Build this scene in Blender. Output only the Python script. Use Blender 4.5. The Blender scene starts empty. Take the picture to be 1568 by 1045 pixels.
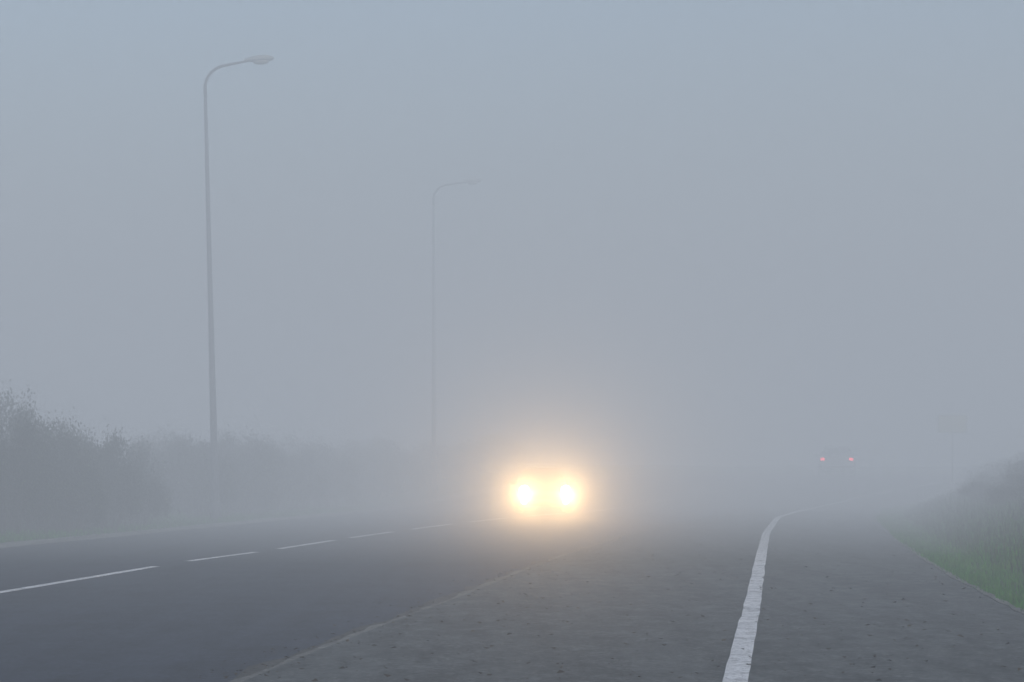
import bpy, bmesh, math, random
import numpy as np
from mathutils import Vector
random.seed(7); rng=np.random.default_rng(7)
sc=bpy.context.scene
sc.view_settings.view_transform='Standard'; sc.view_settings.look='None'; sc.view_settings.exposure=0

# ------------------------------------------------------------- parameters
# (x0,x1,y0,y1,z0,z1, absorbing+glowing extinction, scattering extinction)
FOG_BANKS=[(-600,600,-600,600,-3,17.0,.0075,0),
           (-32,48,-4,86,-2.4,10.5,0,.0075),
           (-590,590,34,590,-2.7,16.4,.0228,0)]
FOG_G=.957
FOG_EMIT=(0.280,0.313,0.362)  # glow colour given to the fog, standing in for repeated scattering of daylight
HEAD_W=1750

# ------------------------------------------------------------- helpers
def mat(name):
    m=bpy.data.materials.new(name); m.use_nodes=True
    nt=m.node_tree; b=nt.nodes['Principled BSDF']
    return m,nt,b
def N(nt,t,**kw):
    n=nt.nodes.new(t)
    for k,v in kw.items(): setattr(n,k,v)
    return n
def noise(nt,scale,detail=4,rough=.6,coord='Object',stretch=None):
    tc=N(nt,'ShaderNodeTexCoord'); n=N(nt,'ShaderNodeTexNoise')
    n.inputs['Scale'].default_value=scale; n.inputs['Detail'].default_value=detail; n.inputs['Roughness'].default_value=rough
    if stretch:
        mp=N(nt,'ShaderNodeMapping'); mp.inputs['Scale'].default_value=stretch
        nt.links.new(tc.outputs[coord],mp.inputs[0]); nt.links.new(mp.outputs[0],n.inputs['Vector'])
    else: nt.links.new(tc.outputs[coord],n.inputs['Vector'])
    return n.outputs['Fac']
def ramp(nt,fac,stops):
    r=N(nt,'ShaderNodeValToRGB'); e=r.color_ramp.elements
    while len(e)<len(stops): e.new(.5)
    for i,(p,c) in enumerate(stops):
        e[i].position=p; e[i].color=(*c,1) if len(c)==3 else c
    nt.links.new(fac,r.inputs[0]); return r.outputs[0]
def mixc(nt,fac,a,b,bt='MIX'):
    m=N(nt,'ShaderNodeMix'); m.data_type='RGBA'; m.blend_type=bt
    if isinstance(fac,float): m.inputs[0].default_value=fac
    else: nt.links.new(fac,m.inputs[0])
    for s,v in ((6,a),(7,b)):
        if isinstance(v,tuple): m.inputs[s].default_value=(*v,1)
        else: nt.links.new(v,m.inputs[s])
    return m.outputs[2]

def simple(name,col,rough=.5,metal=0,var=.15,scale=8):
    m,nt,b=mat(name)
    f=noise(nt,scale,3)
    c=ramp(nt,f,[(.3,tuple(x*(1-var) for x in col)),(.7,tuple(min(1,x*(1+var)) for x in col))])
    nt.links.new(c,b.inputs['Base Color']); b.inputs['Roughness'].default_value=rough; b.inputs['Metallic'].default_value=metal
    return m
def emis(name,col,st):
    m,nt,b=mat(name)
    b.inputs['Base Color'].default_value=(*col,1); b.inputs['Emission Color'].default_value=(*col,1); b.inputs['Emission Strength'].default_value=st
    return m

def asphalt(name,base,lo,hi,spk,rough=.85,patch=.5):
    m,nt,b=mat(name)
    fine=noise(nt,16,4,.9); mid=noise(nt,1.1,5,.75); streak=noise(nt,1.0,4,.65,stretch=(1.9,.10,1)); worn=noise(nt,5.5,4,.8,stretch=(1,.4,1))
    c=ramp(nt,fine,[(.38,tuple(x*lo for x in base)),(.5,base),(.62,tuple(x*hi for x in base))])
    c=mixc(nt,ramp(nt,mid,[(.40,(0,0,0)),(.60,(.85,.85,.85))]),c,tuple(x*.60 for x in base))
    f=ramp(nt,streak,[(.42,(0,0,0)),(.62,(.5,.5,.5))])
    c=mixc(nt,f,c,tuple(x*1.5 for x in base))
    c=mixc(nt,ramp(nt,worn,[(.36,(patch,)*3),(.48,(0,0,0))]),c,tuple(x*.35 for x in base))
    c=mixc(nt,ramp(nt,worn,[(.54,(0,0,0)),(.66,(patch,)*3)]),c,tuple(x*2.0 for x in base))
    tc=N(nt,'ShaderNodeTexCoord'); v=N(nt,'ShaderNodeTexVoronoi'); v.inputs['Scale'].default_value=11
    nt.links.new(tc.outputs['Object'],v.inputs['Vector'])
    f2=ramp(nt,v.outputs['Distance'],[(.10,(spk,spk,spk)),(.22,(0,0,0))])
    c=mixc(nt,f2,c,(base[0]*3.4,base[1]*3.3,base[2]*3.0))
    nt.links.new(c,b.inputs['Base Color']); b.inputs['Roughness'].default_value=rough
    b.inputs['Specular IOR Level'].default_value=.2
    return m
M_road=asphalt('road_asphalt',(.031,.038,.053),.4,2.2,.3,patch=.35)
M_path=asphalt('path_asphalt',(.073,.078,.076),.35,1.9,.45,patch=.6)
M_shoulder=asphalt('gravel_shoulder',(.17,.17,.16),.6,1.5,.4)
M_kerb=asphalt('kerb_concrete',(.12,.12,.11),.2,1.9,.4)
M_soil=asphalt('soil',(.06,.058,.052),.4,1.8,.3)

m,nt,b=mat('worn_white_paint'); M_paint=m
f=noise(nt,3.2,6,.85); g=noise(nt,22,3,.75)
c=ramp(nt,f,[(.36,(.13,.13,.13)),(.42,(.52,.52,.51)),(.56,(.76,.76,.75))])
c=mixc(nt,ramp(nt,g,[(.36,(.75,.75,.75)),(.47,(0,0,0))]),c,(.2,.2,.2))
nt.links.new(c,b.inputs['Base Color']); b.inputs['Roughness'].default_value=.7

m,nt,b=mat('grass_ground'); M_ground=m
f=noise(nt,.5,5,.7); g=noise(nt,10,4,.75)
c=ramp(nt,f,[(.3,(.020,.052,.010)),(.55,(.026,.085,.014)),(.75,(.045,.078,.020))])
c=mixc(nt,ramp(nt,g,[(.35,(.7,.7,.7)),(.6,(0,0,0))]),c,(.009,.020,.005))
nt.links.new(c,b.inputs['Base Color']); b.inputs['Roughness'].default_value=.95

def foliage(name,stops,sc_=1.2):
    m,nt,b=mat(name)
    f=noise(nt,sc_,3,.7)
    c=ramp(nt,f,stops)
    nt.links.new(c,b.inputs['Base Color']); b.inputs['Roughness'].default_value=.8; b.inputs['Specular IOR Level'].default_value=.1
    return m
M_grass=foliage('grass_blades',[(.32,(.014,.070,.007)),(.47,(.028,.165,.010)),(.68,(.070,.160,.022))],1.6)
M_weed=foliage('weeds',[(.32,(.012,.040,.008)),(.5,(.026,.072,.014)),(.7,(.075,.085,.03))],1.4)
M_leafA=foliage('bush_leaves',[(.35,(.006,.015,.004)),(.5,(.015,.032,.008)),(.68,(.050,.052,.016))],2)
M_bark=simple('bark',(.05,.042,.034),.9)
M_dead=foliage('fallen_leaf_brown',[(.35,(.018,.014,.010)),(.5,(.03,.022,.014)),(.7,(.07,.05,.02))],3)
M_steel=simple('galvanised_steel',(.11,.12,.14),.55,.1)
M_lamphead=simple('lamp_housing',(.36,.38,.37),.5)
M_glassy=simple('lamp_glass',(.45,.46,.42),.25)

def mesh_obj(name,V,F,mats,parent=None,smooth=False,mi=None):
    me=bpy.data.meshes.new(name); 
    me.from_pydata([tuple(map(float,v)) for v in V],[],[tuple(map(int,f)) for f in F])
    for m in (mats if isinstance(mats,list) else [mats]): me.materials.append(m)
    if mi is not None: me.polygons.foreach_set('material_index',mi)
    if smooth: me.polygons.foreach_set('use_smooth',[True]*len(me.polygons))
    me.update()
    o=bpy.data.objects.new(name,me); sc.collection.objects.link(o)
    if parent: o.parent=parent
    return o
def quads_mesh(name,Q,mats,mi=None,parent=None):
    n=len(Q); me=bpy.data.meshes.new(name)
    me.vertices.add(n*4); me.vertices.foreach_set('co',Q.reshape(-1).astype(np.float32))
    me.loops.add(n*4); me.loops.foreach_set('vertex_index',np.arange(n*4,dtype=np.int32))
    me.polygons.add(n); me.polygons.foreach_set('loop_start',(np.arange(n)*4).astype(np.int32))
    for m in (mats if isinstance(mats,list) else [mats]): me.materials.append(m)
    if mi is not None: me.polygons.foreach_set('material_index',mi.astype(np.int32))
    me.update(calc_edges=True); me.validate()
    o=bpy.data.objects.new(name,me); sc.collection.objects.link(o)
    if parent: o.parent=parent
    return o
def tube(path,radii,seg=10,V=None,F=None):
    V=[] if V is None else V; F=[] if F is None else F
    base=len(V); P=[np.array(p,float) for p in path]
    for i,p in enumerate(P):
        d=(P[min(i+1,len(P)-1)]-P[max(i-1,0)]); d/=np.linalg.norm(d)
        a=np.cross(d,(0,1,0)); 
        if np.linalg.norm(a)<.1: a=np.cross(d,(1,0,0))
        a/=np.linalg.norm(a); bb=np.cross(d,a)
        for k in range(seg):
            t=2*math.pi*k/seg; V.append(p+radii[i]*(math.cos(t)*a+math.sin(t)*bb))
    for i in range(len(P)-1):
        for k in range(seg):
            k2=(k+1)%seg; F.append((base+i*seg+k,base+i*seg+k2,base+(i+1)*seg+k2,base+(i+1)*seg+k))
    F.append(tuple(base+k for k in range(seg))[::-1]); F.append(tuple(base+(len(P)-1)*seg+k for k in range(seg)))
    return V,F
def prim(kind,name,parent,loc,scale,material,rot=(0,0,0),bev=0,sub=0,**kw):
    bm=bmesh.new()
    if kind=='box': bmesh.ops.create_cube(bm,size=1)
    elif kind=='cyl': bmesh.ops.create_cone(bm,cap_ends=True,segments=kw.get('seg',28),radius1=.5,radius2=kw.get('r2',.5),depth=1)
    elif kind=='sph': bmesh.ops.create_uvsphere(bm,u_segments=24,v_segments=14,radius=.5)
    for v in bm.verts: v.co=(v.co.x*scale[0],v.co.y*scale[1],v.co.z*scale[2])
    if bev: bmesh.ops.bevel(bm,geom=list(bm.edges),offset=bev,segments=3,affect='EDGES',profile=.5)
    me=bpy.data.meshes.new(name); bm.to_mesh(me); bm.free(); me.materials.append(material)
    for p in me.polygons: p.use_smooth=(kind!='box')
    o=bpy.data.objects.new(name,me); sc.collection.objects.link(o)
    o.location=loc; o.rotation_euler=rot; o.parent=parent
    return o
def empty(name,loc,rz=0):
    e=bpy.data.objects.new(name,None); sc.collection.objects.link(e); e.location=loc; e.rotation_euler=(0,0,rz); e.empty_display_size=.3
    return e

# ------------------------------------------------------------- layout (metres; camera at origin looks along +Y)
YS=np.arange(-60,175,.5)
def curve(pts):
    p=np.array(sorted(pts,key=lambda q:q[1])); 
    x=np.interp(YS,p[:,1],p[:,0])
    s=(p[1,0]-p[0,0])/(p[1,1]-p[0,1]); x=np.where(YS<p[0,1],p[0,0]+s*(YS-p[0,1]),x)
    k=np.exp(-.5*(np.arange(-8,9)/3.2)**2); k/=k.sum()
    xp=np.pad(x,8,mode='reflect',reflect_type='odd'); x=np.convolve(xp,k,'valid')
    return lambda y: np.interp(y,YS,x)
Ledge=curve([(-12.2,5),(-11.3,20),(-10.7,32),(-9.75,43.4),(-8.95,49),(-8.0,57),(-6.55,69),(-4.9,81.7),(-3.3,90),(-1.0,99),(6,114),(18,129),(35,146),(70,175)])
Dash=curve([(-7.4,10),(-6.75,18),(-5.84,26.06),(-5.16,33.1),(-5.02,35),(-4.31,38.9),(-3.55,45.4),(-2.71,51.6),(-1.58,59),(-.3,66),(1.9,75),(5.4,88),(10,100),(14,108),(20,117),(27,125),(50,145),(80,175)])
Kerb=curve([(-2.45,5),(-1.7,15.08),(-1.44,17.2),(-1.07,20.4),(-.67,23.3),(.14,30.6),(1.03,37.7),(2.2,46),(3.8,56),(5.5,65),(7.6,75),(9.2,81.7),(12.5,92),(18.5,105),(27,118),(45,140),(80,175)])
Line=curve([(.35,5),(1.48,15.08),(2.34,22.3),(3.54,32.7),(5.45,49),(7.6,65.3),(9.2,74),(10.9,81.7),(14.2,92),(20.2,105),(29,118),(47,140),(82,175)])
Redge=curve([(3.55,5),(4.25,15),(4.77,21.3),(5.65,29.7),(7.2,42.6),(10.0,63),(12.7,78),(15,86),(19,97),(24,106),(33,118),(51,140),(86,175)])
def sst(t): t=np.clip(t,0,1); return t*t*(3-2*t)
def rise(y): return 1.15*sst((np.asarray(y,float)-78)/40)
def gz(x,y):
    x=np.asarray(x,float); y=np.asarray(y,float)
    dr=x-Redge(y); dl=Ledge(y)-x
    z=rise(y)+.6*sst((dr-.3)/3.5)*sst((y+5)/20)+.35*sst((dl-.3)/6)
    far=sst((np.maximum(dr,dl)-3)/20)
    return z+far*.35*np.sin(x*.21+1.3)*np.cos(y*.17)
offs=np.array([0,.3,.8,1.4,2,2.7,3.5,4.5,5.5,7,9,12,15,20,27,36,50,80,140,300,700,1500.])
rows=np.concatenate([[-1500,-700,-300,-150,-90],YS[(YS>=-60)][::2],[180,200,230,280,350,500,800,1500]])
V=[];F=[]
nc=len(offs)*2+1
for y in rows:
    l=float(Ledge(y)); r=float(Redge(y))
    xs=list(l-offs[::-1])+[(l+r)/2]+list(r+offs)
    for x in xs:
        inside=(l+.05<x<r-.05)
        V.append((x,y,float(gz(x,y))-(.12 if inside else .0)))
for i in range(len(rows)-1):
    for j in range(nc-1):
        a=i*nc+j; F.append((a,a+1,a+nc+1,a+nc))
mesh_obj('ground',V,F,M_ground,smooth=True)

def ribbon(name,fl,fr,off,material,y0=-60,y1=170,cols=6,wob=0,thick=0,step=.5,crown=0):
    V=[];F=[]; ys=np.arange(y0,y1+1e-6,step); 
    w1=np.convolve(rng.normal(0,1,len(ys)+4),[.2,.3,.4,.3,.2],'valid')*wob
    w2=np.convolve(rng.normal(0,1,len(ys)+4),[.2,.3,.4,.3,.2],'valid')*wob
    nn=cols+1+(2 if thick else 0)
    for i,y in enumerate(ys):
        l=float(fl(y))+w1[i]; r=float(fr(y))+w2[i]
        z=float(rise(y))+off
        if thick: V.append((l-.02,y,z-thick))
        for k in range(cols+1):
            t=k/cols; V.append((l+(r-l)*t,y,z+crown*4*t*(1-t)))
        if thick: V.append((r+.02,y,z-thick))
    for i in range(len(ys)-1):
        for k in range(nn-1):
            a=i*nn+k; F.append((a,a+1,a+nn+1,a+nn))
    return mesh_obj(name,V,F,material)
ribbon('road',lambda y:Ledge(y)-.05,lambda y:Kerb(y)+.05,0.0,M_road)
ribbon('road_shoulder',lambda y:Ledge(y)-.15,lambda y:Ledge(y)+.9,.006,M_shoulder,wob=.05)
ribbon('path_kerb',lambda y:Kerb(y)-.08,lambda y:Kerb(y)+.02,.044,M_kerb,y0=-20,wob=.032,thick=.1,cols=2,step=.15)
ribbon('bicycle_path',lambda y:Kerb(y)+.0,lambda y:Redge(y)+.0,.05,M_path,thick=.12,wob=0,cols=8)
ribbon('path_edging',lambda y:Redge(y)-.02,lambda y:Redge(y)+.06,.060,M_kerb,y0=-20,wob=.026,thick=.12,cols=2,step=.2)
ribbon('soil_edge',lambda y:Kerb(y)-.26,lambda y:Kerb(y)-.05,.008,M_soil,y0=-20,wob=.08,cols=2,step=.2)
hw=.083
ribbon('painted_path_line',lambda y:Line(y)-hw,lambda y:Line(y)+hw,.055,M_paint,y0=-20,wob=.006,cols=2,step=.2)
V=[];F=[]
dashes=[(-10,-4),(-1,6),(8,14),(16.5,23),(24.6,33.1),(35,38.9),(40.5,45.4),(47.1,51.6),(53.8,59),(61.4,66.5),(69,74.5),(77,82.5),(85,90.5),(93,98.5),(101,106.5),(109,114.5),(117,123)]
for a,bb in dashes:
    ys=np.linspace(a,bb,14); s=len(V)
    for y in ys:
        x=float(Dash(y)); z=float(rise(y))+.005; w=.07+random.uniform(-.006,.006)
        V+= [(x-w,y,z),(x+w,y,z)]
    for i in range(13): q=s+2*i; F.append((q,q+1,q+3,q+2))
mesh_obj('lane_marking',V,F,M_paint)

# ------------------------------------------------------------- debris on path and road
def flat_leaves(name,pos,size,material,zoff):
    n=len(pos); Q=np.zeros((n,4,3))
    ang=rng.uniform(0,6.28,n); s=size[0]+(size[1]-size[0])*rng.random(n)**2
    for k,(u,v) in enumerate(((-1,0),(0,-.55),(1,0),(0,.55))):
        Q[:,k,0]=pos[:,0]+s*(u*np.cos(ang)-v*np.sin(ang)); Q[:,k,1]=pos[:,1]+s*(u*np.sin(ang)+v*np.cos(ang))
        Q[:,k,2]=rise(pos[:,1])+zoff+rng.random(n)*s*.8
    return quads_mesh(name,Q,material)
n=2200; y=12+60*rng.random(n)**1.4; t=rng.random(n); t=np.where(rng.random(n)<.35,t**3,t)
x=Kerb(y)+.05+t*(Redge(y)-Kerb(y)-.1)
n2=1300; y2=10+50*rng.random(n2); x2=Kerb(y2)-.05-abs(rng.normal(0,.25,n2))
flat_leaves('fallen_leaves',np.stack([x,y],1),(.008,.034),M_dead,.058)
flat_leaves('road_grit',np.stack([x2,y2],1),(.006,.024),M_dead,.014)

# ------------------------------------------------------------- grass
def blades(name,x,y,h,w,material,lean=.35):
    n=len(x); z=gz(x,y); a=rng.uniform(0,math.pi,n); la=rng.uniform(0,6.28,n); ln=h*lean*rng.random(n)
    Q=np.zeros((n,4,3)); dx=np.cos(a)*w; dy=np.sin(a)*w
    Q[:,0]=np.stack([x-dx,y-dy,z-.03],1); Q[:,1]=np.stack([x+dx,y+dy,z-.03],1)
    Q[:,2]=np.stack([x+dx*.3+ln*np.cos(la),y+dy*.3+ln*np.sin(la),z+h],1)
    Q[:,3]=np.stack([x-dx*.3+ln*np.cos(la),y-dy*.3+ln*np.sin(la),z+h],1)
    return quads_mesh(name,Q,material)
n=80000; y=8+72*rng.random(n)**1.25; d=.0+5.5*rng.random(n)**1.5
x=Redge(y)+.03+d
cl=.5+.5*np.sin(x*2.3+np.sin(y*1.1)*2)*np.cos(y*1.7+x)
h=(.05+.06*rng.random(n))*(.6+.8*cl)+.18*sst((d-.8)/2.2)*rng.random(n)
blades('verge_grass',x,y,h,.006+.006*rng.random(n),M_grass,.8)
n=20000; y=18+70*rng.random(n); d=.8+6*rng.random(n); x=Redge(y)+d
cl=np.clip(.5+.6*np.sin(x*1.7+y*.5)*np.cos(y*.9-x*.6),0,1)
h=.15+.65*cl*rng.random(n)*sst((d-.5)/3); blades('tall_weeds',x,y,h,.008+.012*rng.random(n),M_weed,.5)
n=30000; y=20+60*rng.random(n); d=.05+7*rng.random(n)**1.2; x=Ledge(y)-d
h=.06+.1*rng.random(n)+.35*sst((d-.8)/2.5)*rng.random(n); blades('verge_grass',x,y,h,.01+.012*rng.random(n),M_grass,.7)

# ------------------------------------------------------------- bushes
def bush_mesh(name,seed,leaves=9000,clumps=42,r=1.0,hgt=1.0,ls=.035,wisp=1.0):
    R=np.random.default_rng(seed); V=[];F=[]
    tips=[]
    for i in range(clumps):
        a=R.uniform(0,6.28); rr=r*math.sqrt(R.random())*.85; top=hgt*(1-.55*(rr/r)**2)*R.uniform(.35,1.0)
        tips.append((rr*math.cos(a),rr*math.sin(a),top))
        b0=np.array((rr*math.cos(a)*.2,rr*math.sin(a)*.2,-.1)); t=np.array(tips[-1])
        mid=(b0+t)/2+np.array((R.normal(0,.04),R.normal(0,.04),.08*hgt))
        tube([b0,mid,t],[.018*r,.011*r,.004*r],4,V,F)
        for k in range(2):
            e=t+np.array((R.normal(0,.12*r),R.normal(0,.12*r),R.uniform(.02,.13)*hgt*wisp)); tube([mid if k else t,(mid+e)/2+R.normal(0,.02,3),e],[.006*r,.004*r,.002*r],3,V,F)
    nb=len(F); nV=len(V)
    T=np.array(tips); idx=R.integers(0,clumps,leaves)
    sig=R.uniform(.07,.16,clumps)*r
    p=T[idx]+R.normal(0,1,(leaves,3))*sig[idx][:,None]*np.array((1,1,.7))
    p[:,2]=np.maximum(p[:,2],.0)
    u=R.normal(0,1,(leaves,3)); u/=np.linalg.norm(u,axis=1)[:,None]
    w=np.cross(u,R.normal(0,1,(leaves,3))); w/=np.linalg.norm(w,axis=1)[:,None]
    s=(ls*R.uniform(.5,1.4,leaves))[:,None]
    Q=np.stack([p-u*s,p-w*s*.5,p+u*s,p+w*s*.5],1)
    V=np.concatenate([np.array(V),Q.reshape(-1,3)])
    F2=[(nV+4*i,nV+4*i+1,nV+4*i+2,nV+4*i+3) for i in range(leaves)]
    me=bpy.data.meshes.new(name); me.from_pydata([tuple(v) for v in V.tolist()],[],F+F2)
    me.materials.append(M_leafA); me.materials.append(M_bark)
    mi=np.zeros(len(F)+leaves,dtype=np.int32); mi[:nb]=1; me.polygons.foreach_set('material_index',mi); me.update()
    return me
BM=[bush_mesh('bush_crown',s,17000,46,1,1,.020) for s in (1,2,3,4)]
def bush(x,y,rad,h,k=None):
    me=BM[random.randrange(4) if k is None else k]
    o=bpy.data.objects.new('bush',me); sc.collection.objects.link(o)
    o.location=(x,y,float(gz(x,y))-.1); o.rotation_euler=(0,0,random.uniform(0,6.28)); o.scale=(rad,rad*random.uniform(.85,1.1),h)
    return o
for x,y,r,h in [(-11.9,46.5,1.5,3.5),(-11.1,46,1.0,3.1),(-10.6,48,1.2,2.6),(-10.1,49.5,1.1,2.35),(-9.7,52,1.3,2.45),(-9.3,52,.9,2.0),(-9.0,55,1.0,1.75),(-9.6,49.5,.9,1.7),
                (-13.6,52,2,3.2),(-12.2,54,1.8,2.9),(-11,56,1.4,2.5),(-15,49,2,4.0),(-16,44,2,4.0),(-17,37,2,3.6),(-15.5,62,2.2,2.8),(-9.9,58,1.3,2.1),
                (-18,30,2.1,3.6),(-17.5,22,1.8,3.2),(-19,14,2.2,3.6),(-10.9,44.5,.8,1.6)]:
    bush(x,y,r,h)
for x,y,r,h in [(-9.9,66,1.5,2.4),(-8.8,64,1.3,2.3),(-8.2,68,1.4,2.4),(-7.9,71,1.3,2.3),(-7.2,74,1.4,2.3),(-6.5,79,1.4,2.2),(-11.5,76,1.8,2.4),(-9.5,80,1.8,2.3),(-8,86,2,2.4),
                (-5.6,88,1.6,2.1),(-4.9,94,1.6,1.9),(-3.4,103,1.7,1.7),(-6,98,2.2,2.1),(-1,109,2,1.8)]:
    bush(x,y,r,h)
for x,y,r,h in [(11.6,45,1.4,1.25),(10.4,43,.9,.9),(13,48,1.6,1.6),(11.7,52,1.1,.8),(13.2,56,1.4,1.15),(12.6,60,1.0,.7),(15,53,2,1.8),(15,62,1.7,1.4),(14.6,68,1.2,.8),(17,70,2,1.6),
                (9.9,37.5,.9,.8),(9.5,33,.8,.5),(11.2,36,1.3,1.3),(18,80,2,1.4),(12,28,1.6,1.5),(21,88,2.2,1.8),(24,96,2.4,2.0),(14,40,2,2.1),(12,20,1.7,1.8)]:
    bush(x,y,r,h)

# ------------------------------------------------------------- street lamps
def street_lamp(x,y,H,lean=0,arm=1.0,thk=1.0):
    z0=float(gz(x,y)); e=empty('street_lamp',(x,y,z0)); e.rotation_euler=(0,lean,0)
    V,F=tube([(0,0,-.3),(0,0,.5),(0,0,3),(0,0,H*.5),(0,0,H-1.3)],[q*thk for q in (.112,.105,.09,.066,.046)],16)
    mesh_obj('pole',V,F,M_steel,e,True)
    prim('cyl','base_sleeve',e,(0,0,.28),(.29,.29,.56),M_steel)
    prim('box','service_door',e,(0,-.104,1.0),(.11,.03,.34),M_steel,bev=.006)
    pts=[(0,0,H-1.31),(0,0,H-1.05)]
    for k in range(1,8):
        a=k/7*math.radians(80); r=.62
        pts.append((r*(1-math.cos(a))*1.0,0,H-1.05+r*math.sin(a)*.95))
    lx,lz=pts[-1][0],pts[-1][2]
    pts+= [(lx+.35*arm,0,lz+.06),(lx+.62*arm,0,lz+.105)]
    V,F=tube(pts,[.046*thk]*2+[.040*thk]*7+[.034*thk,.032*thk],12); mesh_obj('arm',V,F,M_steel,e,True)
    hx,hz=pts[-1][0],pts[-1][2]
    st=[(-.08,.045,.04,.03),(.04,.09,.07,.04),(.18,.15,.10,.06),(.38,.17,.115,.075),(.56,.15,.10,.075),(.68,.09,.06,.05),(.72,.03,.02,.02)]
    V=[];F=[];S=16
    for sx,w,up,dn in st:
        for k in range(S):
            a=2*math.pi*k/S; c,s=math.cos(a),math.sin(a)
            V.append((hx+sx,w*c,hz+.02+sx*.06+(up if s>0 else dn)*s))
    for i in range(len(st)-1):
        for k in range(S):
            k2=(k+1)%S; F.append((i*S+k,i*S+k2,(i+1)*S+k2,(i+1)*S+k))
    F.append(tuple(range(S))); F.append(tuple((len(st)-1)*S+k for k in range(S))[::-1])
    mesh_obj('lamp_head',V,F,M_lamphead,e,True)
    prim('sph','lamp_glass',e,(hx+.38,0,hz-.02),(.44,.25,.16),M_glassy,rot=(0,-.06,0))
    return e
street_lamp(-7.9,61,12.65,lean=-.025)
street_lamp(-3.17,93,13.1,lean=-.002,arm=1.15,thk=1.1)

# ------------------------------------------------------------- traffic sign (right, deep in the fog)
def traffic_sign(x,y):
    z0=float(gz(x,y)); e=empty('traffic_sign',(x,y,z0),math.radians(-8))
    my=simple('sign_yellow',(.55,.52,.24),.5); mw=simple('sign_back',(.50,.50,.44),.5)
    V,F=tube([(0,0,-.3),(0,0,3.3)],[.035,.035],12); mesh_obj('post',V,F,M_lamphead,e,True)
    prim('box','panel',e,(.0,-.07,2.85),(1.15,.03,.70),my,bev=.01)
    prim('box','panel_border',e,(.0,-.045,2.85),(1.22,.018,.76),mw,bev=.005)
    for zz in (2.6,3.1): prim('box','bracket',e,(0,-.02,zz),(.3,.05,.05),M_steel)
traffic_sign(18.5,96)

# ------------------------------------------------------------- cars
M_rub=simple('tyre_rubber',(.02,.02,.02),.9); M_rim=simple('alloy_rim',(.4,.4,.42),.35,.8)
M_wind=simple('window_glass',(.03,.033,.036),.3); M_blk=simple('black_plastic',(.02,.02,.022),.8); M_plate=simple('number_plate',(.2,.2,.2),.5)
def car(x,y,rz,paint):
    e=empty('car',(x,y,float(rise(y))+.006),rz)
    st=[(-2.15,.34,.50,.64,.70,.66,.58),(-2.08,.22,.48,.70,.76,.78,.66),(-1.80,.19,.50,.76,.86,.85,.70),(-1.1,.19,.52,.84,.96,.88,.74),
        (-.85,.19,.52,.88,1.02,.885,.72),(-.2,.19,.52,.92,1.40,.89,.60),(.25,.19,.52,.93,1.47,.89,.58),(1.0,.19,.53,.95,1.46,.89,.57),(1.5,.20,.54,.97,1.33,.885,.58),
        (1.92,.22,.55,.98,1.04,.86,.68),(2.12,.28,.55,.90,.98,.80,.66),(2.2,.38,.55,.80,.86,.74,.62)]
    V=[];F=[];mi=[];S=10
    for (py,zl,zm,zb,zt,w,wt) in st:
        half=[(w*.86,zl),(w*.985,zl+.1),(w,zm),(w*.965,zb),(wt,zt)]
        for px,pz in half: V.append((px,py,pz))
        for px,pz in half[::-1]: V.append((-px,py,pz))
    for i in range(len(st)-1):
        for k in range(S):
            k2=(k+1)%S; F.append((i*S+k,i*S+k2,(i+1)*S+k2,(i+1)*S+k))
            g=0
            if k in(3,5) and 4<=i<=8: g=1
            if k==4 and i in(4,8): g=1
            mi.append(g)
    F.append(tuple(range(S))); mi.append(0); F.append(tuple((len(st)-1)*S+k for k in range(S))[::-1]); mi.append(0)
    o=mesh_obj('body',V,F,[paint,M_wind],e,True,mi)
    bm=bmesh.new(); bm.from_mesh(o.data); bmesh.ops.recalc_face_normals(bm,faces=bm.faces); bm.to_mesh(o.data); bm.free()
    b=o.modifiers.new('b','BEVEL'); b.width=.03; b.segments=2; b.limit_method='ANGLE'
    for i,(wx,wy) in enumerate(((.80,-1.35),(-.80,-1.35),(.80,1.35),(-.80,1.35))):
        prim('cyl','wheel_arch_%d'%i,e,(wx*1.0,wy,.36),(.74,.74,.19),M_blk,rot=(0,math.pi/2,0))
        prim('cyl','tyre_%d'%i,e,(wx+.005*(1 if wx>0 else -1),wy,.325),(.65,.65,.21),M_rub,rot=(0,math.pi/2,0))
        prim('cyl','rim_%d'%i,e,(wx+.02*(1 if wx>0 else -1),wy,.325),(.42,.42,.20),M_rim,rot=(0,math.pi/2,0),seg=12)
    for s in(1,-1):
        prim('sph','mirror_%s'%('r' if s>0 else 'l'),e,(s*.98,-.62,1.0),(.22,.14,.15),paint)
        prim('box','mirror_arm_%s'%('r' if s>0 else 'l'),e,(s*.885,-.62,.95),(.12,.05,.04),M_blk,bev=.01)
    prim('box','grille',e,(0,-2.155,.52),(.80,.05,.15),M_blk,bev=.015)
    prim('box','lower_intake',e,(0,-2.10,.30),(1.1,.07,.10),M_blk,bev=.015)
    prim('box','number_plate_front',e,(0,-2.19,.42),(.5,.015,.11),M_plate)
    prim('box','number_plate_rear',e,(0,2.215,.62),(.5,.015,.11),M_plate)
    prim('box','rear_bumper',e,(0,2.17,.40),(1.5,.1,.14),M_blk,bev=.03)
    return e
paint1=simple('dark_paint',(.06,.063,.07),.6,0); paint2=simple('grey_paint',(.36,.37,.38),.4,0)
c1=car(1.00,75.15,math.radians(1.5),paint1)
M_hl=emis('headlight_lit',(1,.97,.90),32); M_fl=emis('fog_light_lit',(1,.93,.78),14)
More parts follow.
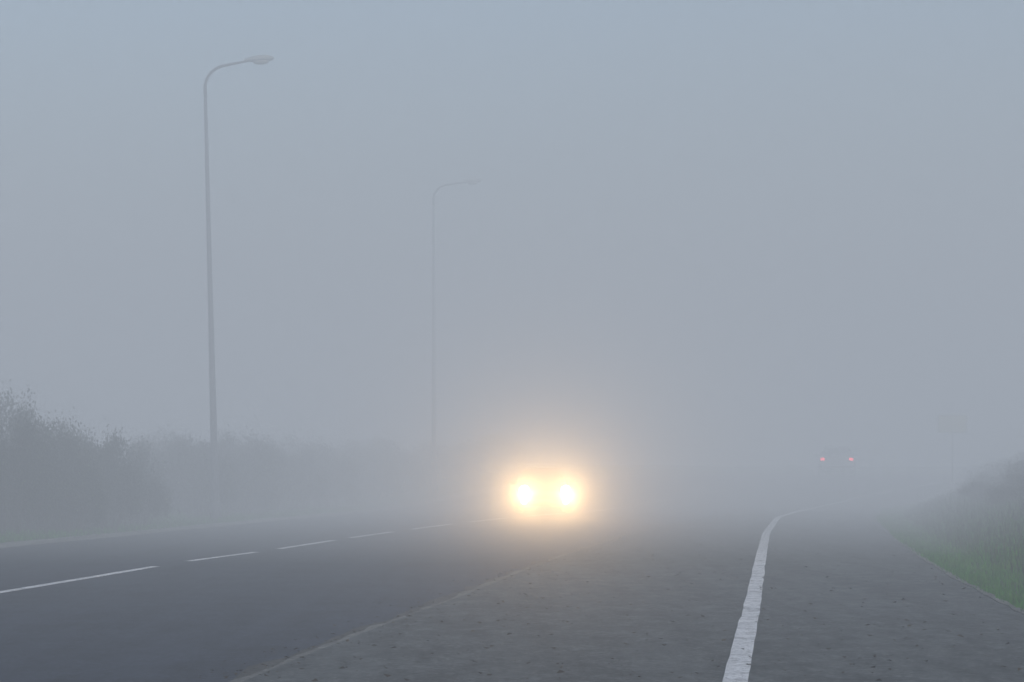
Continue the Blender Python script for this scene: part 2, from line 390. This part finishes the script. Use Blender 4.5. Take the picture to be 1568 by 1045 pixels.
for s in(1,-1):
    n_='r' if s>0 else 'l'
    prim('sph','headlight_'+n_,c1,(s*.66,-2.10,.72),(.30,.18,.34),M_hl)
    prim('sph','fog_light_'+n_,c1,(s*.66,-2.12,.42),(.22,.12,.24),M_fl)
    l=bpy.data.lights.new('headlight_beam_'+n_,'SPOT'); l.energy=HEAD_W; l.color=(1,.61,.25); l.shadow_soft_size=.05
    l.spot_size=math.radians(34); l.spot_blend=1.0
    o=bpy.data.objects.new('headlight_beam_'+n_,l); sc.collection.objects.link(o); o.location=(s*.66,-2.35,.60); o.parent=c1
    o.rotation_euler=(math.radians(90+4),0,math.radians(180))
c2=car(16.2,114,math.radians(172),paint2)
M_tl=emis('tail_light_lit',(1,.05,.07),13)
for s in(1,-1):
    prim('sph','tail_light_%s'%('r' if s>0 else 'l'),c2,(s*.68,2.16,.80),(.24,.14,.17),M_tl)

# ------------------------------------------------------------- fog (volumes, emission added in place of multiply scattered light: thin near the camera, thicker down the road)
for idx,(x0,x1,y0,y1,z0,z1,ab,sct) in enumerate(FOG_BANKS):
    mf=bpy.data.materials.new('fog'); mf.use_nodes=True; nt=mf.node_tree; nt.nodes.clear()
    out=N(nt,'ShaderNodeOutputMaterial')
    gl=ab+.8*sct
    em=N(nt,'ShaderNodeEmission'); em.inputs['Color'].default_value=(FOG_EMIT[0]/FOG_EMIT[2],FOG_EMIT[1]/FOG_EMIT[2],1,1); em.inputs['Strength'].default_value=FOG_EMIT[2]*gl
    a2=N(nt,'ShaderNodeAddShader'); nt.links.new(em.outputs[0],a2.inputs[1])
    if sct>0:
        s=N(nt,'ShaderNodeVolumeScatter'); s.inputs['Color'].default_value=(.98,.99,1,1); s.inputs['Density'].default_value=sct; s.inputs['Anisotropy'].default_value=FOG_G
    else:
        s=N(nt,'ShaderNodeVolumeAbsorption'); s.inputs['Color'].default_value=(0,0,0,1); s.inputs['Density'].default_value=ab
    nt.links.new(s.outputs[0],a2.inputs[0])
    nt.links.new(a2.outputs[0],out.inputs['Volume'])
    bm=bmesh.new(); bmesh.ops.create_cube(bm,size=1)
    for v in bm.verts: v.co=(x0+(v.co.x+.5)*(x1-x0), y0+(v.co.y+.5)*(y1-y0), z0+(v.co.z+.5)*(z1-z0))
    me=bpy.data.meshes.new('fog_bank'); bm.to_mesh(me); bm.free(); me.materials.append(mf)
    o=bpy.data.objects.new('fog_bank',me); sc.collection.objects.link(o)

# ------------------------------------------------------------- sky + sun
w=bpy.data.worlds.new('World'); sc.world=w; w.use_nodes=True; nt=w.node_tree
bg=nt.nodes['Background']; sk=N(nt,'ShaderNodeTexSky'); sk.sky_type='NISHITA'; sk.sun_disc=False
EL,AZ=math.radians(35),math.radians(150)
sk.sun_elevation=EL; sk.sun_rotation=AZ; sk.air_density=1.2; sk.dust_density=2.0; sk.ozone_density=1.5
nt.links.new(sk.outputs[0],bg.inputs['Color']); bg.inputs['Strength'].default_value=.14
sl=bpy.data.lights.new('sun','SUN'); sl.energy=.95; sl.angle=math.radians(25); sl.color=(1,.97,.93)
so=bpy.data.objects.new('sun',sl); sc.collection.objects.link(so)
d=Vector((math.sin(AZ)*math.cos(EL),math.cos(AZ)*math.cos(EL),math.sin(EL)))
so.rotation_euler=(-d).to_track_quat('-Z','Y').to_euler()

# ------------------------------------------------------------- camera
cd=bpy.data.cameras.new('camera'); cam=bpy.data.objects.new('camera',cd); sc.collection.objects.link(cam)
cam.location=(0,0,1.4); cam.rotation_euler=(math.pi/2,0,0); cd.sensor_width=36; cd.lens=36*3500/1568; cd.shift_y=197.5/1568
cd.clip_start=.1; cd.clip_end=4000
sc.camera=cam
